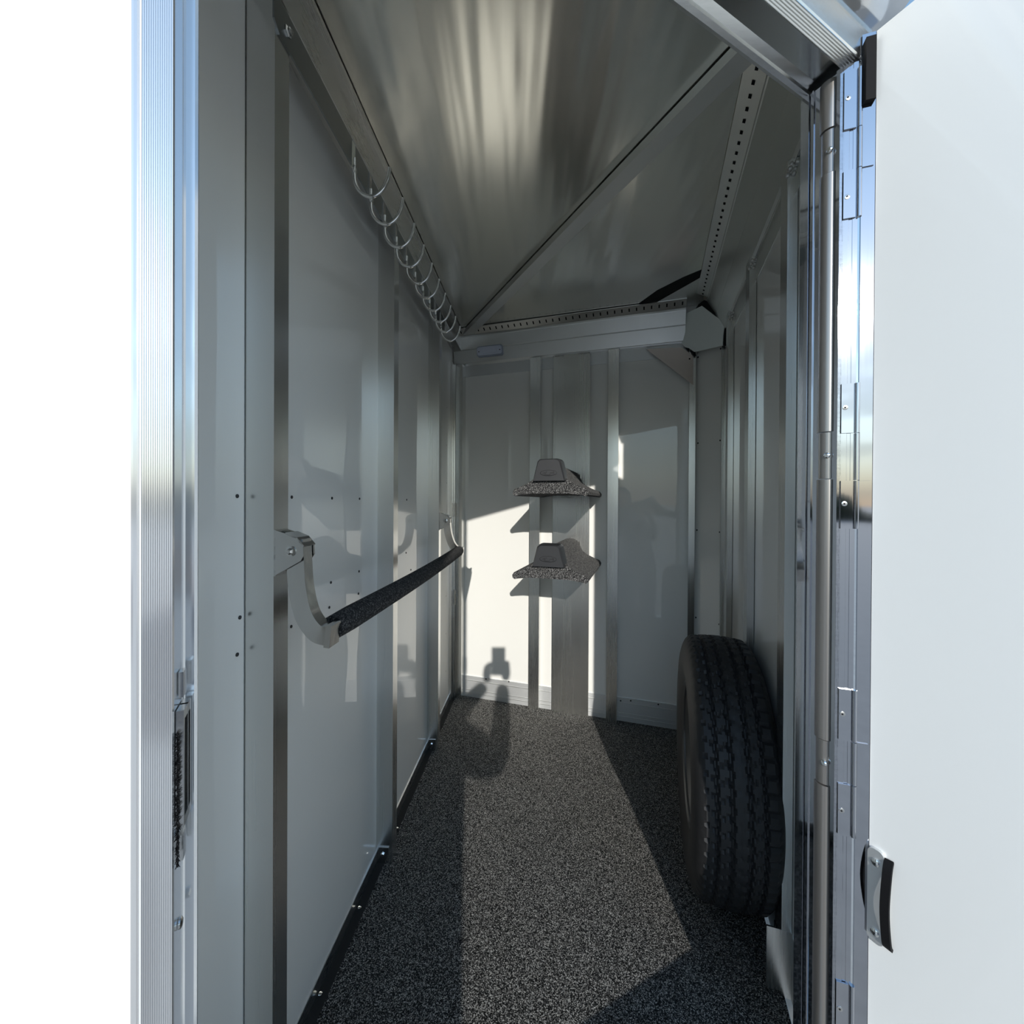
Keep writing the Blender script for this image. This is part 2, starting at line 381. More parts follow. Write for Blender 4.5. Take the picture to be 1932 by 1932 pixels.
# rounded drip rail over the header
pts = []
for i in range(15):
    a = math.radians(-70 + i * 13)
    pts.append((.052 + .075 * math.cos(a), HZ + .13 + .075 * math.sin(a)))
pts += [(.045, HZ + .20), (.045, HZ + .056)]
rail_ = tag(empty('drip_rail', DW.p(-.3, .06, HZ + .06)), 'polished rounded aluminium drip rail above the door header', 'drip rail')
obj('rail_body', profile_run(DW, pts, -1.6, .060), ALJ, rail_, smooth=.5)
bm = bmesh.new(); knob(bm, DW.p(.0, .122, HZ + .15), DW.n, .016, .012); obj('marker_light', bm, BLACK, rail_, smooth=.5)

# ------------------------------------------------------------------ door leaf, open at right angles
stA = dg(1619, .001); stB = dg(1645, .001)
sD = stB[0] + .0008
def w_at(px, s=sD):
    r = (px - CX) / F; a = DW.o + DW.d * s
    return (r * a.y - a.x) / (DW.n.x - r * DW.n.y)
leaf_w0, leaf_w1, lz0 = stB[1] + .0004, .86, -.06
lz1 = DW.o.y * 0 + CAMZ + (948 - 60) / F * DW.p(sD, leaf_w0, 0).y
dr = tag(empty('door_1', DW.p(.02, leaf_w0, lz0)), kind='structure')
obj('panel', fbox(DW, sD, sD + .038, leaf_w0, leaf_w1, lz0 + .0, lz1), WHITEX, dr, bev=.002)
st = obj('stile', profile_up(DW, [stA, stB, (sD + .036, stB[1]), (sD + .036, stA[1] - .004), (stA[0] + .006, stA[1] - .004)], lz0, lz1), ALF, dr)
bm = bmesh.new()
mid = (Vector(stA) + Vector(stB)) / 2; mz = lambda py: CAMZ - (py - 948) / F * DW.p(mid.x, mid.y, 0).y
tt = (Vector(stB) - Vector(stA)).normalized(); nn_ = Vector((-tt.y, tt.x)) * -1
if nn_.x > 0: nn_ = -nn_
q = [mid - tt * .006, mid + tt * .006, mid + tt * .006 + nn_ * .007, mid - tt * .006 + nn_ * .007]
obj('rubber_bumper', profile_up(DW, [tuple(v) for v in q], mz(195), mz(78)), BLACK, dr, bev=.0015)
# pull plate with two screws on the leaf
zd = lambda py: CAMZ - (py - 950) / F * DW.p(sD, w_at(1665), 0).y
za, zb_ = zd(1604), zd(1782)
bm = bmesh.new(); w0, w1 = w_at(1646), w_at(1678)
prof = []
for cx_, cz_, a0 in ((w1 - .008, za - .008, 0), (w0 + .008, za - .008, 90), (w0 + .008, zb_ + .008, 180), (w1 - .008, zb_ + .008, 270)):
    for i in range(6):
        a = math.radians(a0 + i * 18); prof.append(DW.p(sD - .005, cx_ + .008 * math.cos(a), cz_ + .008 * math.sin(a)))
prism(bm, prof, DW.d * .005)
pp = obj('pull_plate', bm, MILL, dr, bev=.0008)
for z in (za - .018, zb_ + .016):
    bm = bmesh.new(); knob(bm, DW.p(sD - .005, (w0 + w1) / 2, z), -DW.d, .0052, .003); obj('screw', bm, CHROME, pp, smooth=.6)
bm = bmesh.new(); tube(bm, smooth_path([DW.p(sD + -.001, w1 + .004, za - .006), DW.p(sD + -.012, w1 + .006, za - .02), DW.p(sD + -.018, w1 + .006, (za + zb_) / 2), DW.p(sD + -.012, w1 + .006, zb_ + .02), DW.p(sD + -.001, w1 + .004, zb_ + .004)]), 0, sq=(.010, .004), up=DW.n)
obj('pull_strap', bm, BLACK, dr, bev=.001)

# ---- hinges: two jamb leaves and a door leaf each
hs_ = [(135, 245, 187, 322, 412, 372), (722, 815, 767, 905, 995, 948), (1298, 1395, 1345, 1478, 1575, 1528), (1855, 1960, 1905, 2040, 2140, 2090)]
for k, (a, b_, sc, c, d, sc2) in enumerate(hs_):
    Z = lambda py: CAMZ - (py - 948.5) / F * DW.p(*dg(1598), 0).y
    h = obj('door_hinge', profile_up(DW, [dg(1621, .0012), dg(1642, .0012), dg(1642, .0028), dg(1621, .0028)], Z(c), Z(b_)), ALF, dr)
    kn = dg(1615.5, .001)
    for q0, q1, qs in ((a, b_, sc), (c, d, sc2)):
        obj('hinge_leaf', profile_up(DW, [dg(1586, .0002), dg(1609, .0002), dg(1609, .0024), dg(1586, .0024)], Z(q1), Z(q0)), ALF, h, bev=.0005)
        nd = (DW.n - DW.d).normalized()
        bm = bmesh.new(); knob(bm, DW.p(*dg(1593, .0023), Z(qs)), nd, .0036, .0010); obj('screw', bm, STEEL, h, smooth=.6)
        bm = bmesh.new(); knob(bm, DW.p(*dg(1593, .0033), Z(qs)), nd, .0014, .0004, 6); obj('screw_socket', bm, BLACK, h)
        bm = bmesh.new(); tube(bm, [DW.p(kn[0], kn[1], Z(q1)), DW.p(kn[0], kn[1], Z(q0))], .0032, 12); obj('knuckle', bm, ALF, h, smooth=.6)
    bm = bmesh.new(); tube(bm, [DW.p(kn[0], kn[1], Z(c) + .001), DW.p(kn[0], kn[1], Z(b_) - .001)], .0032, 12); obj('knuckle', bm, ALF, h, smooth=.6)

# ---- strike plate and brush on the left jamb
def lj(px, s=sLJ):
    r = (px - CX) / F; a = DW.o + DW.d * s
    return (r * a.y - a.x) / (DW.n.x - r * DW.n.y)
def zl(py, w_): 
    c = DW.p(sLJ, w_, 0); return CAMZ - (py - 948.5) / F * c.y
st_ = tag(empty('strike_plate', DW.p(sLJ, .045, zl(1600, .045))), 'slotted latch strike plate with a fuzzy black brush on the left door jamb', 'strike plate')
zt, zbm = zl(1330, .045), zl(1545, .045)
bm = bmesh.new()
for (a, b_, c, d) in ((.0395, .042, zbm, zt), (.0565, .059, zbm, zt), (.042, .0565, zt - .006, zt), (.042, .0565, zbm, zbm + .006), (.047, .0490, zbm, zt)):
    box(bm, DW, sLJ + .0005, sLJ + .0045, a, b_, c, d)
obj('strike_frame', bm, STEEL, st_, bev=.0004)
obj('latch_pocket', fbox(DW, sLJ + .0003, sLJ + .0015, .042, .0565, zbm + .004, zt - .004), BLACK, st_)
for z in (zt + .014, zbm - .016):
    obj('mounting_tab', fbox(DW, sLJ + .0005, sLJ + .003, .045, .053, z - .008, z + .008), STEEL, st_, bev=.0005)
bm = bmesh.new()
for i in range(420):
    z = zbm - .022 + random.random() * (zt - zbm + .01); a = random.uniform(-.0012, .0012)
    p = DW.p(sLJ + .001 + random.random() * .001, .0595, z); q = p + DW.n * random.uniform(.0015, .0042) + Vector((0, 0, a)) + DW.d * random.uniform(-.0008, .0016)
    tube(bm, [p, q], .00022, 3, cap=False)
tag(obj('brush', bm, BLACK, st_), kind='stuff')
bm = bmesh.new(); knob(bm, DW.p(sLJ + .0003, .050, zl(1750, .05)), DW.d, .0034, .002); tag(obj('jamb_rivet', bm, STEEL, smooth=.6), 'shiny rivet on the left door jamb below the strike plate', 'rivet')

# ------------------------------------------------------------------ left wall fittings
PW = .050
posts = [(LW.s_(462, 0), 'aluminium post nearest the door on the left wall, blanket bar bracket bolted to it'),
         (LW.s_(712, 0), 'aluminium post on the left wall behind the carpeted bar'),
         (LW.s_(807, 0), 'aluminium post on the left wall carrying the far bar bracket')]
tops = []
for i, (s1, lab) in enumerate(posts):
    s1 = s1 if i else s1
    bm = fbox(LW, s1 - .040, s1, 0.0, PW, 0.0 if i else 0.0, ZC - .105)
    tag(obj('wall_post', bm, ALV, bev=.003), lab, 'post', 'upright wall posts')
    if i:
        bm = bmesh.new()
        for q in range(9): 
            bmesh.ops.create_uvsphere(bm, u_segments=7, v_segments=5, radius=.004 + random.random() * .002, matrix=Matrix.Translation(LW.p(s1 + .004, .006 + q * .005, .040 + random.uniform(-.003, .003))))
        # small floor clip with a bolt at the foot of the post
        bm2 = fbox(LW, s1, s1 + .004, .004, .04, .003, .05); 
        t = tag(empty('foot_clip', LW.p(s1, .02, 0)), 'small bolted clip at the foot of the %s left wall post' % ('middle' if i == 1 else 'farthest'), 'clip')
        obj('clip_plate', bm2, STEEL, t, bev=.001)
        bmk = bmesh.new(); knob(bmk, LW.p(s1 + .004, .022, .03), -LW.d * -1, .006, .004, 6); obj('bolt', bmk, CHROME, t)
        bm.free()
# corner post, hinged edge
tag(obj('wall_post', fbox(BW, .035, .075, 0, .045, 0, 1.868), ALV, bev=.003), 'aluminium corner post where the left wall meets the saddle rack wall', 'post', 'upright wall posts')
struct('trim_5', fbox(LW, .0, .055, 0, .022, 0, 1.868), ALV, bev=.002)
struct('trim_6', fbox(LW, .060, .10, 0, .012, 0, 1.868), ALV, bev=.002)
for py0, py1, lab in ((950, 976, 'upper small butt hinge in the far left corner'), (1114, 1142, 'lower small butt hinge in the far left corner')):
    z1 = CAMZ - (py0 - 948) / F * 2.34; z0 = CAMZ - (py1 - 948) / F * 2.34
    h = tag(empty('butt_hinge', LW.p(.06, .02, z0)), lab, 'hinge')
    for q in range(3):
        bm = bmesh.new(); dz = (z1 - z0) / 3; tube(bm, [LW.p(.058, .026, z0 + q * dz + .001), LW.p(.058, .026, z0 + (q + 1) * dz - .001)], .0055, 10); obj('knuckle', bm, STEEL, h, smooth=.6)
    obj('hinge_leaf', fbox(LW, .060, .085, .012, .015, z0, z1), STEEL, h)
# top beam over the posts
tb = tag(empty('top_beam', LW.p(sL, PW, 1.95)), 'aluminium tube beam running along the top of the left wall above the hook rail', 'beam')
obj('beam_tube', fbox(LW, .03, sL, 0.0, PW, 1.948, ZC - .004), ALL, tb, bev=.003)
obj('beam_lip', fbox(LW, .03, sL, PW, PW + .010, ZC - .014, ZC - .004), ALL, tb, bev=.002)
# floor angle along the left wall
bl = struct('baseboard_left', fbox(LW, .05, sL, 0, .003, 0.0, .034), ALL)
obj('floor_flange', fbox(LW, .05, sL, .003, .026, 0, .003), BLACKM, bl)  # aluminium flange; the dark it reflects is painted as black
for px, py in ((604, 1876), (678, 1713), (749, 1563)):
    q = hz(px, py, .004); bm = bmesh.new(); knob(bm, q, (0, 0, 1), .0045, .003); obj('screw', bm, CHROME, bl, smooth=.6)
# dark screws across the wall
for px, py in ((447, 936), (550, 938), (626, 940), (678, 941), (767, 943), (452, 1165), (447, 1235), (551, 1125), (624, 1099), (677, 1078), (549, 1182), (621, 1146), (676, 1120), (775, 1075), (766, 1043)):
    s, z = LW.hit(px, py, 0); bm = bmesh.new(); knob(bm, LW.p(s, 0, z), LW.n, .0033, .0022, 10)
    obj('screw', bm, SCREWB, wl2 if s > sSeam else wl, smooth=.6)
for k_ in range(8):
    s, z = .18 + .0 * k_, .2 + k_ * .2; bm = bmesh.new(); knob(bm, LW.p(s, 0, z), LW.n, .003, .0015, 8); obj('rivet', bm, STEEL, wl, smooth=.6)

# ---- hook rail with ten bridle hooks
hr = tag(empty('hook_rail', LW.p(1.3, PW, 1.90)), 'flat rail, coloured dark for its reflection, with ten polished wire hooks under the top beam of the left wall', 'hook rail')
s_near = LW.hit(514, 30, PW)[0]; s_far = LW.hit(838, 606, PW)[0]
RZ0, RZ1 = 1.878, 1.938
bm = bmesh.new(); prism(bm, [LW.p(s_near, PW, RZ0 + .012), LW.p(s_near - .015, PW, RZ0), LW.p(s_far + .01, PW, RZ0), LW.p(s_far, PW, RZ1 - .03), LW.p(s_far, PW, RZ1), LW.p(s_near, PW, RZ1)], LW.n * .003)
obj('rail_plate', bm, aluminium('dark_reflection_rail', col=(0.30, 0.32, 0.32), rough=.3, scale=(260, 3, 260), rotz=math.radians(3.6)), hr, bev=.0008)  # dark reflection on the rail is put into its base colour
bm = bmesh.new(); knob(bm, LW.p(s_near - .035, PW + .003, 1.905), LW.n, .009, .005, 6); knob(bm, LW.p(s_near - .035, PW + .008, 1.905), LW.n, .006, .004, 12)
obj('bolt', bm, STEEL, hr)
s_first = LW.hit(664, 290, PW)[0]; s_last = LW.hit(830, 590, PW)[0]
for i in range(10):
    s = s_first + (s_last - s_first) * (i / 9) ; w0 = PW + .004
    hk = obj('hook', tube(bmesh.new(), smooth_path([LW.p(s, w0 + .002, 1.898), LW.p(s, w0 + .002, 1.862), LW.p(s, w0 + .006, 1.836), LW.p(s, w0 + .022, 1.815), LW.p(s, w0 + .045, 1.808), LW.p(s, w0 + .066, 1.820), LW.p(s, w0 + .080, 1.845), LW.p(s, w0 + .086, 1.872)], 6), .0043, 8), CHROME, hr, smooth=1.0)
    plate = fbox(LW, s - .007, s + .007, w0 - .002, w0 + .001, RZ0 - .004, RZ1 - .004)
    obj('hook_plate', plate, SEALW if i == 0 else STEEL, hk, bev=.0006)
    ring = [LW.p(s + .008 * math.cos(a), w0 + .003, 1.872 + .008 * math.sin(a)) for a in [2 * PI * q / 12 for q in range(13)]]
    obj('eyelet', tube(bmesh.new(), ring, .0022, 6, cap=False), CHROME, hk, smooth=1.0)

# ---- blanket bar
sA = posts[0][0] - .018; sC = posts[2][0] - .018
bb = tag(empty('blanket_bar', LW.p((sA + sC) / 2, PW, .98)), 'swinging blanket bar wrapped in black carpet on two curved metal arms', 'blanket bar')
def bracket(s):
    z0, z1 = .975, 1.052
    br = obj('bracket', fbox(LW, s - .018, s + .018, PW, PW + .003, z0, z1), STEEL, bb, bev=.0008)
    for q in (-.018, .016):
        bm = bmesh.new(); prism(bm, [LW.p(s + q, PW, z0), LW.p(s + q, PW + .046, z0 + .026), LW.p(s + q, PW + .051, z0 + .034), LW.p(s + q, PW + .050, z0 + .052), LW.p(s + q, PW + .040, z1 - .012), LW.p(s + q, PW, z1)], LW.d * .002)
        obj('cheek', bm, STEEL, br, bev=.0005)
    bm = bmesh.new(); prism(bm, [LW.p(s - .018, PW + .020, z1 - .004), LW.p(s - .018, PW + .040, z1 - .012), LW.p(s - .018, PW + .052, z1 - .026), LW.p(s - .018, PW + .050, z1 - .028), LW.p(s - .018, PW + .038, z1 - .015), LW.p(s - .018, PW + .02, z1 - .007)], LW.d * .036)
    obj('top_flap', bm, STEEL, br)
    bm = bmesh.new(); knob(bm, LW.p(s + .018, PW + .030, z0 + .042), LW.d, .0085, .003, 16); knob(bm, LW.p(s + .021, PW + .030, z0 + .042), LW.d, .0055, .005, 6)
    obj('bolt', bm, STEEL, br)
    s_b = s; s = s + (.014 if s > 1 else -.014)
    path = smooth_path([LW.p(s_b, PW + .032, 1.036), LW.p(s_b, PW + .034, 1.000), LW.p(s_b + (s - s_b) * .3, PW + .040, .955), LW.p(s_b + (s - s_b) * .7, PW + .054, .912), LW.p(s, PW + .076, .886), LW.p(s, PW + .096, .880)], 8)
    arm = obj('arm', tube(bmesh.new(), path, 0, sq=(.026, .030), up=tuple(-LW.d)), STEEL, bb, bev=.003)
    obj('end_socket', tube(bmesh.new(), [LW.p(s, PW + .094, .881), LW.p(s, PW + .1035, .880)], 0, sq=(.033, .036), up=tuple(-LW.d)), STEEL, arm, bev=.0015)
bracket(sA); bracket(sC)
bp = []
for i in range(17):
    t = i / 16; bp.append(LW.p(sA - .004 + (sC + .004 - sA + .004) * t, PW + .088 + .004 * math.sin(t * PI), .884 - .004 * math.sin(t * PI)))
rr = [.0205, .0225] + [.0225] * 13 + [.0225, .0205]
obj('carpeted_tube', tube(bmesh.new(), bp, rr, 16), CARPET3, bb, smooth=1.0)

# ------------------------------------------------------------------ saddle rack wall
KB = .118
bk = struct('baseboard_back', fbox(BW, .07, sBn - .01, 0, .006, 0.0, KB), MILL, bev=.001)
for z in (.022, .04, .092): obj('rib', fbox(BW, .07, sBn - .01, .006, .0075, z, z + .0025), ALH, bk)
for px, py in ((1171, 1322), (1190, 1322), (1242, 1329), (917, 1281), (960, 1286)):
    s, z = BW.hit(px, py, .006); bm = bmesh.new(); knob(bm, BW.p(s, .006, z), BW.n, .004, .002, 10); obj('rivet', bm, SCREWB, bk, smooth=.6)
struct('trim_7', fbox(BW, .07, sBn - .01, 0, .004, 1.808, 1.875), MILL)
pd = .036
defs = [(999, 1018, pd, 'narrow aluminium post left of the saddle racks'), (1146, 1166, pd, 'narrow aluminium post right of the saddle racks'), (1299, 1311, .03, 'aluminium post at the right end of the rack wall, beside the white nose panel')]
def welds(parent, fr, s0, s1, w_, z, m=WELD):
    bm = bmesh.new(); n = max(3, int((s1 - s0) / .006))
    for q in range(n + 1):
        bmesh.ops.create_uvsphere(bm, u_segments=6, v_segments=4, radius=.0030 + random.random() * .0014, matrix=Matrix.Translation(fr.p(s0 + (s1 - s0) * q / n, w_, z + random.uniform(-.0012, .0012))))
    return obj('weld_bead', bm, m, parent, smooth=1.0)
for a, b_, d_, lab in defs:
    s0, s1 = BW.s_(a, d_), BW.s_(b_, d_)
    o = tag(obj('wall_post', fbox(BW, s0, s1, 0.007, d_, 0.0, 1.866), ALV, bev=.003), lab, 'post', 'upright wall posts')
    welds(o, BW, s0, s1, d_ * .9, 1.864)
s0, s1 = BW.s_(1043, .024), BW.s_(1112, .024)
o = tag(obj('rack_mount_plate', fbox(BW, s0, s1, .0075, .024, 0.0, 1.866), ALV, bev=.002), 'wide aluminium plate from floor to beam that holds both saddle racks', 'mounting plate')
welds(o, BW, s0, s0 + .05, .024, 1.864); welds(o, BW, s1 - .06, s1 - .005, .024, 1.864)
plate_c = (s0 + s1) / 2
# beam above
sBe = BW.s_(1291, .03)
bbm = tag(empty('cross_beam', BW.p(.02, .03, 1.87)), 'wide ribbed aluminium beam above the saddle rack wall, interior light on its left end', 'beam')
pts = [(-.01, 1.868), (.006, 1.868), (.010, 1.874), (.012, 1.878), (.014, 1.880), (.031, 1.945), (.0300, 1.947), (.0330, 1.951), (.049, 2.008), (.051, 2.012), (.052, 2.020), (.0, 2.020)]
obj('beam_face', profile_run(BW, pts, .012, sBe), ALH, bbm)
def slotted(fr, s0, s1, w0, z0, w1, z1, n, parent, m):
    """folded strip with two rows of dark slots"""
    bm = bmesh.new()
    prof = [(w0, z0), (w1, z1), (w1, z1 + .003), (w0, z0 + .003)]
    a = [bm.verts.new(fr.p(s0, *q)) for q in prof]; b_ = [bm.verts.new(fr.p(s1, *q)) for q in prof]
    for i in range(4): bm.faces.new((a[i], a[(i + 1) % 4], b_[(i + 1) % 4], b_[i]))
    bm.faces.new(a[::-1]); bm.faces.new(b_)
    nf = len(bm.faces)
    for q in range(n):
        s = s0 + (s1 - s0) * (q + .5) / n; sl_ = (s1 - s0) / n * (.09 if fr is BW else .17)
        for t0, t1 in (((.35, .75),) if fr is BW else ((.42, .56),)):
            P = lambda t, ds: fr.p(s + ds, w0 + (w1 - w0) * t, z0 + (z1 - z0) * t - .0006)
            vs = [bm.verts.new(P(t0, -sl_)), bm.verts.new(P(t1, -sl_)), bm.verts.new(P(t1, sl_)), bm.verts.new(P(t0, sl_))]
            f = bm.faces.new(vs); f.material_index = 1
    me = obj('slotted_strip', bm, [m, BLACK], parent)
    return me
bs = tag(empty('slotted_rail', BW.p(.05, .05, 2.03)), 'slotted aluminium strip between the ceiling and the beam over the saddle racks', 'rail')
slotted(BW, .06, sBe, .052, 2.021, .092, ZC - .006, 34, bs, ALH)
# interior light
sa, zb0 = BW.hit(900, 674, .035); sb, zt0 = BW.hit(949, 650, .035)
il = tag(empty('interior_light', BW.p((sa + sb) / 2, .02, zb0)), 'small rectangular clear lens dome light on the cross beam near the corner', 'light')
def rrect(fr, s0, s1, z0, z1, w0, w1, r, m_tilt=.27):
    pts = []
    for cx_, cz_, a0 in ((s1 - r, z1 - r, 0), (s0 + r, z1 - r, 90), (s0 + r, z0 + r, 180), (s1 - r, z0 + r, 270)):
        for i in range(5):
            a = math.radians(a0 + i * 22.5); z = cz_ + r * math.sin(a); pts.append(fr.p(cx_ + r * math.cos(a), w0 + (z - z0) * m_tilt, z))
    return prism(bmesh.new(), pts, fr.n * (w1 - w0))
obj('base', rrect(BW, sa, sb, zb0, zt0, .015, .031, .012), LENSB, il, bev=.001)
ln = obj('lens', rrect(BW, sa + .005, sb - .005, zb0 + .006, zt0 - .006, .031, .038, .010), LENS, il, bev=.003)
obj('bulb_window', rrect(BW, sa + .035, sb - .035, zb0 + .014, zt0 - .014, .040, .0425, .006), LENS, il, bev=.0015)
for s in (sa + .014, sb - .016):
    bm = bmesh.new(); knob(bm, BW.p(s, .042, (zb0 + zt0) / 2), BW.n, .004, .002); obj('screw', bm, SCREWB, il)

# gusset and hooked cap plate in the nose corner
gw = .028
g = [BW.p(*(lambda h: (h[0], gw, h[1]))(BW.hit(px, py, gw))) for px, py in ((1219, 659), (1286, 656), (1308, 672), (1308, 727))]
gs = tag(obj('gusset_plate', prism(bmesh.new(), g, BW.n * .004), aluminium('tinted_gusset', col=(0.52, 0.46, 0.42), rough=.35), bev=.0008), 'triangular metal gusset plate under the right end of the cross beam', 'gusset')
bm = bmesh.new(); q = BW.hit(1301, 677, gw + .004); knob(bm, BW.p(q[0], gw + .004, q[1]), BW.n, .004, .001, 8); obj('hole', bm, BLACK, gs)
cwv = .05
def npt(px, py, w_=cwv):
    s, z = NW.hit(px, py, w_); return NW.p(s, w_, z)
hexp = [(1289, 594), (1324, 577), (1367, 610), (1364, 632), (1363, 652), (1310, 664), (1300, 657), (1292, 655), (1285, 646)]
cap_ = tag(obj('corner_cap', prism(bmesh.new(), [npt(*q) for q in hexp], NW.n * -.004), CAPWHITE, bev=.0006), 'six-sided pale plate covering the beam joint in the nose corner', 'cover plate')
bm = bmesh.new(); prism(bm, [npt(x, y, .044) for x, y in ((1318, 574), (1328, 566), (1384, 600), (1386, 644), (1366, 652), (1300, 600))], NW.n * -.02)  # black slab added where the gap behind the plate is dark
tag(obj('dark_filler', bm, BLACKM), 'black filler put in for the dark gap behind the pale corner plate', 'filler')
bm = bmesh.new(); prism(bm, [npt(x, y, .03) for x, y in ((1292, 654), (1311, 658), (1313, 672), (1309, 668), (1300, 662))], NW.n * .01)  # matt black strip along the plate's lower edge
tag(obj('dark_filler', bm, BLACKM), 'black lip curling under the pale corner plate', 'filler')
for px, py in ((1317, 674), (1360, 658), (1317, 836), (1359, 831), (1315, 1000), (1358, 1004), (1313, 1165), (1357, 1178)):
    s, z = NW.hit(px, py, 0); bm = bmesh.new(); knob(bm, NW.p(s, 0, z), NW.n, .004, .002, 10); obj('screw', bm, SCREWB, wn, smooth=.6)

# ------------------------------------------------------------------ right (nose) wall
RP = .021
rdef = [(1383, 0, 'aluminium post on the right wall next to the white nose panel'), (1425, 0, 'middle aluminium post on the right wall, behind the top of the tyre'), (1502, 0, 'aluminium post on the right wall nearest the door')]
for px, _, lab in rdef:
    s1 = RW.s_(px, 0); o = tag(obj('wall_post', fbox(RW, s1 - .052, s1, .0015, RP, 0.0 if px != 1502 else .0, 1.86), ALV, bev=.002), lab, 'post', 'upright wall posts')
    bm = bmesh.new()
    for q in range(6): bmesh.ops.create_uvsphere(bm, u_segments=6, v_segments=4, radius=.0045 + random.random() * .002, matrix=Matrix.Translation(RW.p(s1 - .004 * (q % 2) + .002, .003 + q * .0035, 1.850 - .012 * (q % 3))))
    obj('weld_bead', bm, WELD, o, smooth=1.0)
struct('trim_8', fbox(RW, .002, .028, 0, .014, 0, 1.86), ALV, bev=.002)
for s in (.075, .10, .125): obj('rib', fbox(RW, s + .17 * 0 + .085, s + .097, 0, .004, .0, 1.84), ALV, wr)
struct('trim_9', fbox(RW, 0, sRn, 0, .0015, 1.79, 1.868), ALR)
br_ = struct('baseboard_right', fbox(RW, 0, sRn, 0, .0015, 0, .145), ALR)
nb = tag(empty('nose_beam', RW.p(.5, .04, 1.87)), 'broad sloping aluminium beam along the top of the right wall', 'beam')
pts = [(-.008, 1.862), (.003, 1.862), (.006, 1.858), (.012, 1.866), (.040, 1.938), (.0405, 1.941), (.070, 2.010), (.073, 2.012), (.074, 2.019), (.0, 2.019)]
obj('beam_face', profile_run(RW, pts, -.005, sRn + .06), ALR, nb)
ns = tag(empty('slotted_rail', RW.p(.5, .09, 2.03)), 'slotted aluminium strip beside the broad nose beam on the right', 'rail')
slotted(RW, .02, sRn + .08, .072, 2.020, .118, ZC - .006, 34, ns, ALR)
# foot bracket
fb = tag(empty('foot_bracket', RW.p(RW.s_(1490), .02, .05)), 'short folded aluminium bracket at the foot of the right wall beside the door', 'bracket')
a = RW.hit(1478, 1690, .03)
obj('bracket_plate', fbox(RW, RW.s_(1501, .0), RW.s_(1501, .0) + .004, .002, .05, .012, .15), ALV, fb, bev=.001)
obj('bracket_flange', fbox(RW, RW.s_(1501, .0) - .04, RW.s_(1501, .0), .022, .025, .012, .13), ALV, fb, bev=.001)

# ------------------------------------------------------------------ roof bow and ceiling trim
u2 = Vector((.449, -.893, 0)); v2 = Vector((.893, .449, 0))
b0 = hz(872, 634, 2.02); b0 = Vector((b0.x, b0.y, 0))
bw_ = tag(empty('roof_bow', b0 + Vector((0, 0, 2.0))), 'aluminium roof bow crossing the ceiling diagonally from the far left corner', 'roof bow')
bm = bmesh.new(); Lb = 2.02
P = lambda a, c, z: b0 + u2 * a + v2 * c + Vector((0, 0, z))
prism(bm, [P(0.0, .0, 2.022), P(0.0, .0, ZC - .004), P(0, .048, ZC - .004), P(0, .048, 2.022)], u2 * Lb)
obj('bow_tube', bm, aluminium('bow_aluminium', scale=(260, 3, 260), rotz=math.radians(-26.7 + 0), rough=.4, col=(.86, .86, .84)), bw_, bev=.003)
obj('bow_flange', prism(bmesh.new(), [P(0.03, .045, ZC - .008), P(.03, .045, ZC - .004), P(.03, .058, ZC - .004), P(.03, .058, ZC - .008)], u2 * (Lb - .03)), ALR, bw_)
# black sheet standing in for the dark gap between roof sheet and nose ceiling panel, with the panel itself
dk = [hz(x, y, ZC - .002) for x, y in ((1195, 581), (1240, 549), (1290, 524), (1334, 506), (1334, 518), (1240, 570), (1212, 585))]
tag(obj('roof_gap_dark', prism(bmesh.new(), dk, (0, 0, .0015)), BLACKM), 'black crescent put in for the dark gap between the roof sheet and the small nose ceiling panel', 'seal')
npn = [hz(x, y, ZC - .0035) for x, y in ((1212, 585), (1240, 570), (1332, 518), (1326, 574), (1300, 577))]
tag(obj('nose_ceiling_panel', prism(bmesh.new(), npn, (0, 0, .001)), ALR), 'small triangular metal ceiling panel in the nose corner', 'panel')

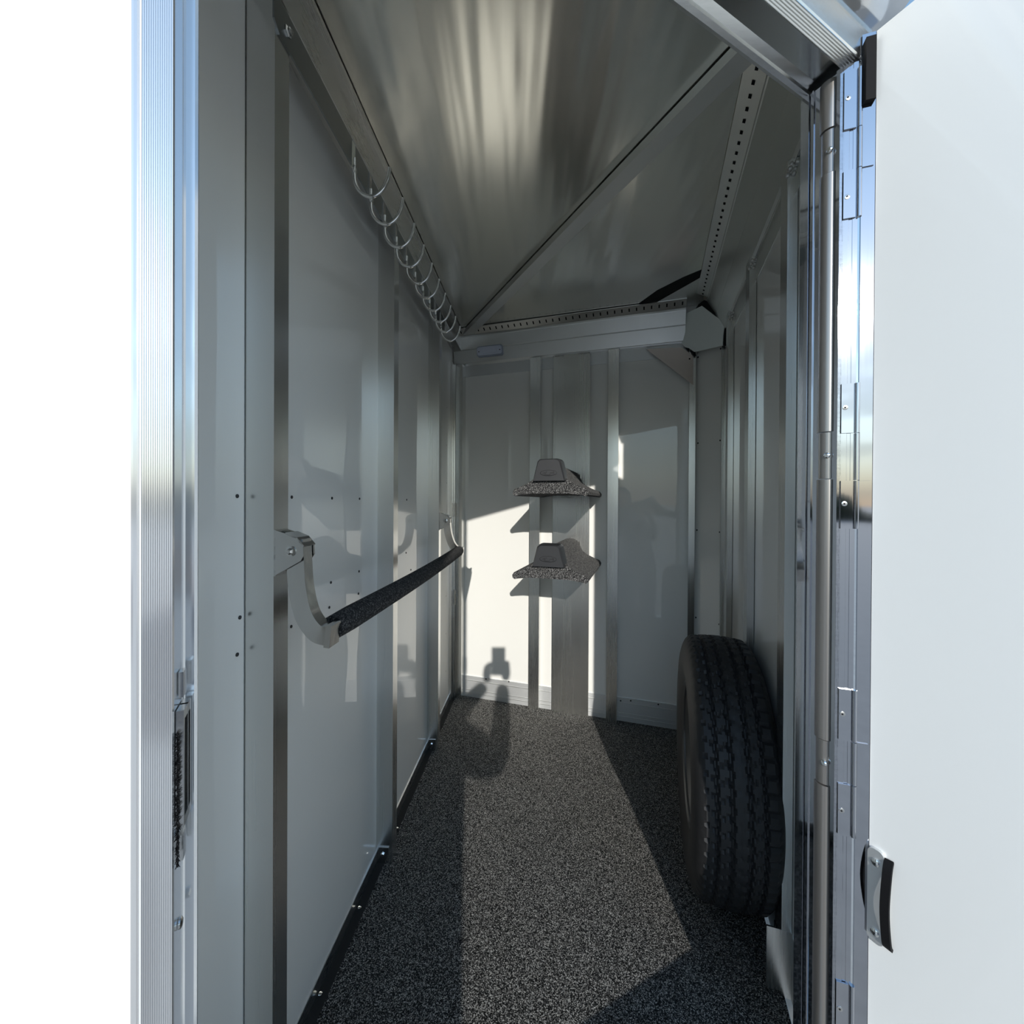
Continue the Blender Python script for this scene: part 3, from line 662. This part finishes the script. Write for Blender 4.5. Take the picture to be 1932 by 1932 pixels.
# ------------------------------------------------------------------ saddle racks
def saddle_rack(zb, lab, y_near=1.70):
    pc = BW.p(plate_c, .026, zb); ax = BW.n.copy(); rt = BW.d.copy(); Ln = .50
    T = tag(empty('saddle_rack', pc), lab, 'saddle rack', 'saddle racks on the back wall')
    half = [(.148, .000), (.156, .005), (.158, .016), (.150, .028), (.120, .040), (.092, .053), (.064, .072), (.048, .105), (.036, .124), (.018, .133), (0, .135)]
    prof = [(x, z) for x, z in half] + [(-x, z) for x, z in half[-2::-1]] + [(-.130, .004), (-.08, .010), (.08, .010), (.130, .004)]
    n = len(prof); bm = bmesh.new(); rings = []
    stations = [0, .01] + [.01 + (Ln - .02) * q / 6 for q in range(1, 7)] + [Ln - .004, Ln]
    for q, d_ in enumerate(stations):
        k_ = .985 if q in (0, len(stations) - 1) else 1.0
        rings.append([bm.verts.new(pc + ax * d_ + rt * (x * k_) + Vector((0, 0, .005 + (z - .005) * k_))) for x, z in prof])
    for a, b_ in zip(rings, rings[1:]):
        for k_ in range(n): bm.faces.new((a[k_], a[(k_ + 1) % n], b_[(k_ + 1) % n], b_[k_]))
    bm.faces.new(rings[0][::-1]); bm.faces.new(rings[-1])
    obj('carpeted_saddle', bm, CARPET2, T, smooth=.7)
    # plastic end cap
    bm = bmesh.new()
    def tr(d_, wb, wt, z0, z1): return [bm.verts.new(pc + ax * d_ + rt * x + Vector((0, 0, z))) for x, z in ((-wb, z0), (-wt - .004, z1 - .010), (-wt + .004, z1 - .002), (-wt + .012, z1), (wt - .012, z1), (wt - .004, z1 - .002), (wt + .004, z1 - .010), (wb, z0))]
    R_s = [tr(Ln - .045, .068, .046, .060, .151), tr(Ln + .004, .067, .045, .060, .150), tr(Ln + .014, .066, .043, .0603, .148), tr(Ln + .020, .0625, .0385, .061, .1445)]
    for a, b_ in zip(R_s, R_s[1:]):
        for k_ in range(8): bm.faces.new((a[k_], a[(k_ + 1) % 8], b_[(k_ + 1) % 8], b_[k_]))
    bm.faces.new(R_s[0][::-1]); bm.faces.new(R_s[-1])
    cp = obj('end_cap', bm, PLAST, T, smooth=.35)
    fp = lambda x, z, o=.0205: pc + ax * (Ln + o) + rt * x + Vector((0, 0, z))
    bm = bmesh.new()
    ring = [fp(.034 * math.cos(a), .092 + .0115 * math.sin(a)) for a in [2 * PI * q / 28 for q in range(29)]]
    tube(bm, ring, .0010, 5, cap=False)
    for poly in ([(-.026, .090), (-.012, .097), (-.013, .0935), (-.008, .0935), (-.012, .088), (-.016, .091)],
                 [(-.010, .0985), (-.006, .0985), (-.005, .0955), (-.009, .0955)],
                 [(.006, .0935), (.018, .0935), (.018, .091), (.006, .091)],
                 [(.018, .098), (.0225, .098), (.0245, .088), (.020, .088)]):
        prism(bm, [fp(x, z, .0198) for x, z in poly], ax * .0018)
    arc = [fp(-.004 + .012 * math.cos(a), .088 - .004 * math.sin(a), .0205) for a in [PI * (q / 10) for q in range(11)]]
    tube(bm, arc, .0011, 5)
    obj('emblem', bm, PLASTD, cp)
    # wall flange
    bm = bmesh.new(); prism(bm, [pc + ax * -.002 + rt * x + Vector((0, 0, z)) for x, z in ((-.05, -.005), (.05, -.005), (.05, .12), (-.05, .12))], ax * .004)
    obj('wall_flange', bm, STEEL, T)
    return T
saddle_rack(1.126, 'upper grey carpeted saddle rack with a black end cap, fixed to the wide plate')
saddle_rack(.781, 'lower grey carpeted saddle rack, black end cap, its top lit by the sun')

# ------------------------------------------------------------------ spare tyre
def build_tyre():
    Rt = .345; W = .19; yaw = math.radians(18)
    fwd = Vector((math.sin(yaw), math.cos(yaw), 0)); ax = Vector((-math.cos(yaw), math.sin(yaw), 0))   # ax points to the room
    c = Vector((.622, 1.252, Rt))
    T = tag(empty('spare_tyre', Vector((c.x, c.y, 0))), 'black spare tyre with blocky tread standing on its edge against the right wall', 'tyre')
    prof = [(-.080, .196), (-.090, .200), (-.096, .215), (-.104, .245), (-.107, .275), (-.104, .300), (-.0985, .318), (-.094, .328), (-.089, .336), (-.083, .3415)]
    tread = []
    nt_ = 44
    for i in range(nt_ + 1): 
        x = -.078 + .156 * i / nt_; tread.append((x, .3445 + .0072 * (1 - (x / .083) ** 2)))
    full = [(x * .93, r - .0065) for x, r in prof + tread + [(-x, r) for x, r in reversed(prof)]]
    NA = 300; bm = bmesh.new(); rings = []
    grooves = (-.050, -.0185, .0185, .050)
    for j in range(NA):
        th = 2 * PI * j / NA; ring = []
        for k_, (x, r) in enumerate(full):
            if len(prof) <= k_ < len(prof) + len(tread):
                gz_ = .0022 * math.sin(th * 60)
                for gcen in grooves:
                    if abs(x - gcen - gz_) < .0036: r -= .0075
                ph = (th * 60 / (2 * PI) + abs(x) * 9 + (0.5 if x > 0 else 0)) % 1.0
                if abs(x) > .053 and ph < .16: r -= .006
                if .022 < abs(x) < .047 and ((th * 60 / (2 * PI) + x * 20) % 1.0) < .14: r -= .004
                if abs(x) < .015 and ((th * 60 / (2 * PI) - x * 14) % 1.0) < .12: r -= .003
            elif r > .322 and ((th * 60 / (2 * PI) + .3) % 1.0) < .16: r -= .003
            elif .24 < r < .262 and x < 0 and (int(th * 26) % 7) < 3 and (int(th * 170) % 3): x -= .0009
            ring.append(bm.verts.new(c + ax * (-x) + fwd * (r * math.cos(th)) + Vector((0, 0, r * math.sin(th)))))
        rings.append(ring)
    for j in range(NA):
        a, b_ = rings[j], rings[(j + 1) % NA]
        for k_ in range(len(full) - 1): bm.faces.new((a[k_], a[k_ + 1], b_[k_ + 1], b_[k_]))
    tyre = obj('tyre_casing', bm, RUB, T, smooth=.5)
    # wheel: rim flange, barrel and dished centre
    rp = [(.086, .205), (.092, .206), (.093, .200), (.088, .193), (.070, .188), (.060, .172), (.0, .168), (-.05, .172), (-.080, .19), (-.088, .205), (-.084, .205), (-.076, .186), (-.046, .166), (.0, .160), (.058, .166), (.082, .190)]
    bm = bmesh.new(); rings = []
    for j in range(72):
        th = 2 * PI * j / 72; rings.append([bm.verts.new(c + ax * x + fwd * (r * math.cos(th)) + Vector((0, 0, r * math.sin(th)))) for x, r in [(a * .93, b * .97) for a, b in rp]])
    for j in range(72):
        a, b_ = rings[j], rings[(j + 1) % 72]
        for k_ in range(len(rp)): bm.faces.new((a[k_], a[(k_ + 1) % len(rp)], b_[(k_ + 1) % len(rp)], b_[k_]))
    wh = obj('wheel_rim', bm, RIM, T, smooth=.6)
    dp = [(-.030, .163), (-.026, .13), (-.010, .11), (-.010, .08), (-.022, .06), (-.022, .042)]
    bm = bmesh.new(); rings = []
    for j in range(72):
        th = 2 * PI * j / 72; rings.append([bm.verts.new(c + ax * x + fwd * (r * math.cos(th)) + Vector((0, 0, r * math.sin(th)))) for x, r in dp])
    for j in range(72):
        a, b_ = rings[j], rings[(j + 1) % 72]
        for k_ in range(len(dp) - 1): bm.faces.new((a[k_], a[k_ + 1], b_[k_ + 1], b_[k_]))
    obj('wheel_centre', bm, RIM, wh, smooth=.6)
build_tyre()

# ------------------------------------------------------------------ photographer outside (throws the shadow on wall and floor)
def skin(name, verts, edges, radii, m, parent, sub=2, root=0):
    org = wloc(parent) if parent else Vector((0, 0, 0))
    me = bpy.data.meshes.new(name); me.from_pydata([Vector(v) - org for v in verts], edges, []); me.update()
    o = bpy.data.objects.new(name, me); C.objects.link(o)
    if parent: o.parent = parent
    md = o.modifiers.new('skin', 'SKIN'); md.use_smooth_shade = True
    for i, r in enumerate(radii):
        d = me.skin_vertices[0].data[i]; d.radius = (r, r) if not isinstance(r, tuple) else r; d.use_root = (i == root)
    s2 = o.modifiers.new('sub', 'SUBSURF'); s2.levels = sub; s2.render_levels = sub
    me.materials.append(m); return o
px0, py0 = -.44, -.46; hx = -.235
person = tag(empty('person', (px0, py0, gz)), 'person in a dark jacket standing outside the door and holding up a phone', 'person')
V = [(hx, py0, .43), (hx + .005, py0, .58), (hx - .02, py0, .74), (px0 + .12, py0 + .01, .87), (px0 + .03, py0 + .03, 1.00),
     (px0 + .26, py0 + .05, .82), (.00, -.27, .725), (.010, -.10, .955),
     (px0 - .12, py0 + .03, .91), (-.29, -.20, .77), (-.085, -.105, .950),
     (hx + .09, py0, .36), (hx + .09, py0 + .02, .02), (hx + .09, py0 - .01, -.38), (hx + .10, py0 + .13, -.415),
     (hx - .09, py0, .36), (hx - .12, py0 + .02, .02), (hx - .14, py0 - .01, -.38), (hx - .15, py0 + .13, -.415)]
E = [(0, 1), (1, 2), (2, 3), (3, 4), (3, 5), (5, 6), (6, 7), (3, 8), (8, 9), (9, 10), (0, 11), (11, 12), (12, 13), (13, 14), (0, 15), (15, 16), (16, 17), (17, 18)]
Rr = [(.19, .15), (.18, .14), (.19, .14), (.16, .12), .055, .075, .060, .036, .070, .055, .036, .12, .085, .06, .05, .12, .085, .06, .05]
skin('clothed_body', V, E, Rr, CLOTH, person)
hd = Vector((px0 + .03, py0 + .05, 1.15))
bm = bmesh.new(); bmesh.ops.create_uvsphere(bm, u_segments=32, v_segments=24, radius=1)
for v in bm.verts:
    x, y, z = v.co; jaw = 1 - .28 * max(0, -z) ** 1.2
    nose = .016 * math.exp(-((x / .14) ** 2 + ((z + .12) / .22) ** 2)) if y > 0 else 0
    sock = -.007 * (math.exp(-(((x - .38) / .16) ** 2 + ((z - .05) / .12) ** 2)) + math.exp(-(((x + .38) / .16) ** 2 + ((z - .05) / .12) ** 2))) if y > 0 else 0
    v.co = Vector((x * .072 * jaw, y * .092 + nose + sock, z * .112)) + hd
for sx in (-1, 1): bmesh.ops.create_uvsphere(bm, u_segments=12, v_segments=8, radius=.02, matrix=Matrix.Translation(hd + Vector((sx * .073, 0, -.01))) @ Matrix.Diagonal((.4, .8, 1.4, 1)))
head = obj('head', bm, SKIN, person, smooth=1.5)
for sx in (-1, 1):
    bm = bmesh.new(); bmesh.ops.create_uvsphere(bm, u_segments=12, v_segments=8, radius=.010, matrix=Matrix.Translation(hd + Vector((sx * .027, .076, .006)))); obj('eye', bm, BLACK, head, smooth=1.5)
bm = bmesh.new(); tube(bm, [hd + Vector((x, .083 - abs(x) * .2, -.052)) for x in (-.022, 0, .022)], .004, 6); obj('mouth', bm, mat('lips', (.4, .16, .14), .5), head, smooth=1.5)
bm = bmesh.new(); bmesh.ops.create_uvsphere(bm, u_segments=24, v_segments=16, radius=1)
bmesh.ops.delete(bm, geom=[v for v in bm.verts if v.co.z < -.35 or (v.co.y > .55 and v.co.z < .45)], context='VERTS')
for v in bm.verts: v.co = Vector((v.co.x * .079, v.co.y * .098 - .003, v.co.z * .118)) + hd
obj('hair', bm, HAIRM, person, smooth=1.5)
phn = tag(empty('phone', (-.018, -.0125, .968)), 'black phone held upright in both hands at the doorway', 'phone')
fx = Fr((0, 0), (1, 0), (0, 1))
bdy = obj('phone_body', fbox(fx, -.056, .020, -.018, -.009, .968, 1.122), PHONE, phn, bev=.003)
def hand(wrist, side):
    w_ = Vector(wrist); vs = [w_]; es = []; rs = [.024]
    palm = w_ + Vector((side * .012, .045, .030)); vs.append(palm); rs.append((.030, .016)); es.append((0, 1))
    for i, (dz, ln_) in enumerate(((.030, .030), (.012, .034), (-.006, .031), (-.022, .025))):
        a = palm + Vector((side * .004, .012, dz)); b_ = Vector((side * .030 - .018 + side * .024, -.002, palm.z + dz + .004)); c_ = Vector((-.018 + side * (.040 - ln_ * .7), .003, palm.z + dz + .006))
        n0 = len(vs); vs += [a, b_, c_]; rs += [.010, .0085, .0075]; es += [(1, n0), (n0, n0 + 1), (n0 + 1, n0 + 2)]
    n0 = len(vs); vs += [palm + Vector((-side * .006, -.004, .028)), Vector((-.018 + side * .032, -.036, palm.z + .050)), Vector((-.018 + side * .018, -.034, palm.z + .066))]; rs += [.012, .010, .0085]; es += [(1, n0), (n0, n0 + 1), (n0 + 1, n0 + 2)]
    skin('hand', vs, es, rs, SKIN, person, 1)
hand((.020, -.098, .972), 1); hand((-.075, -.102, .962), -1)
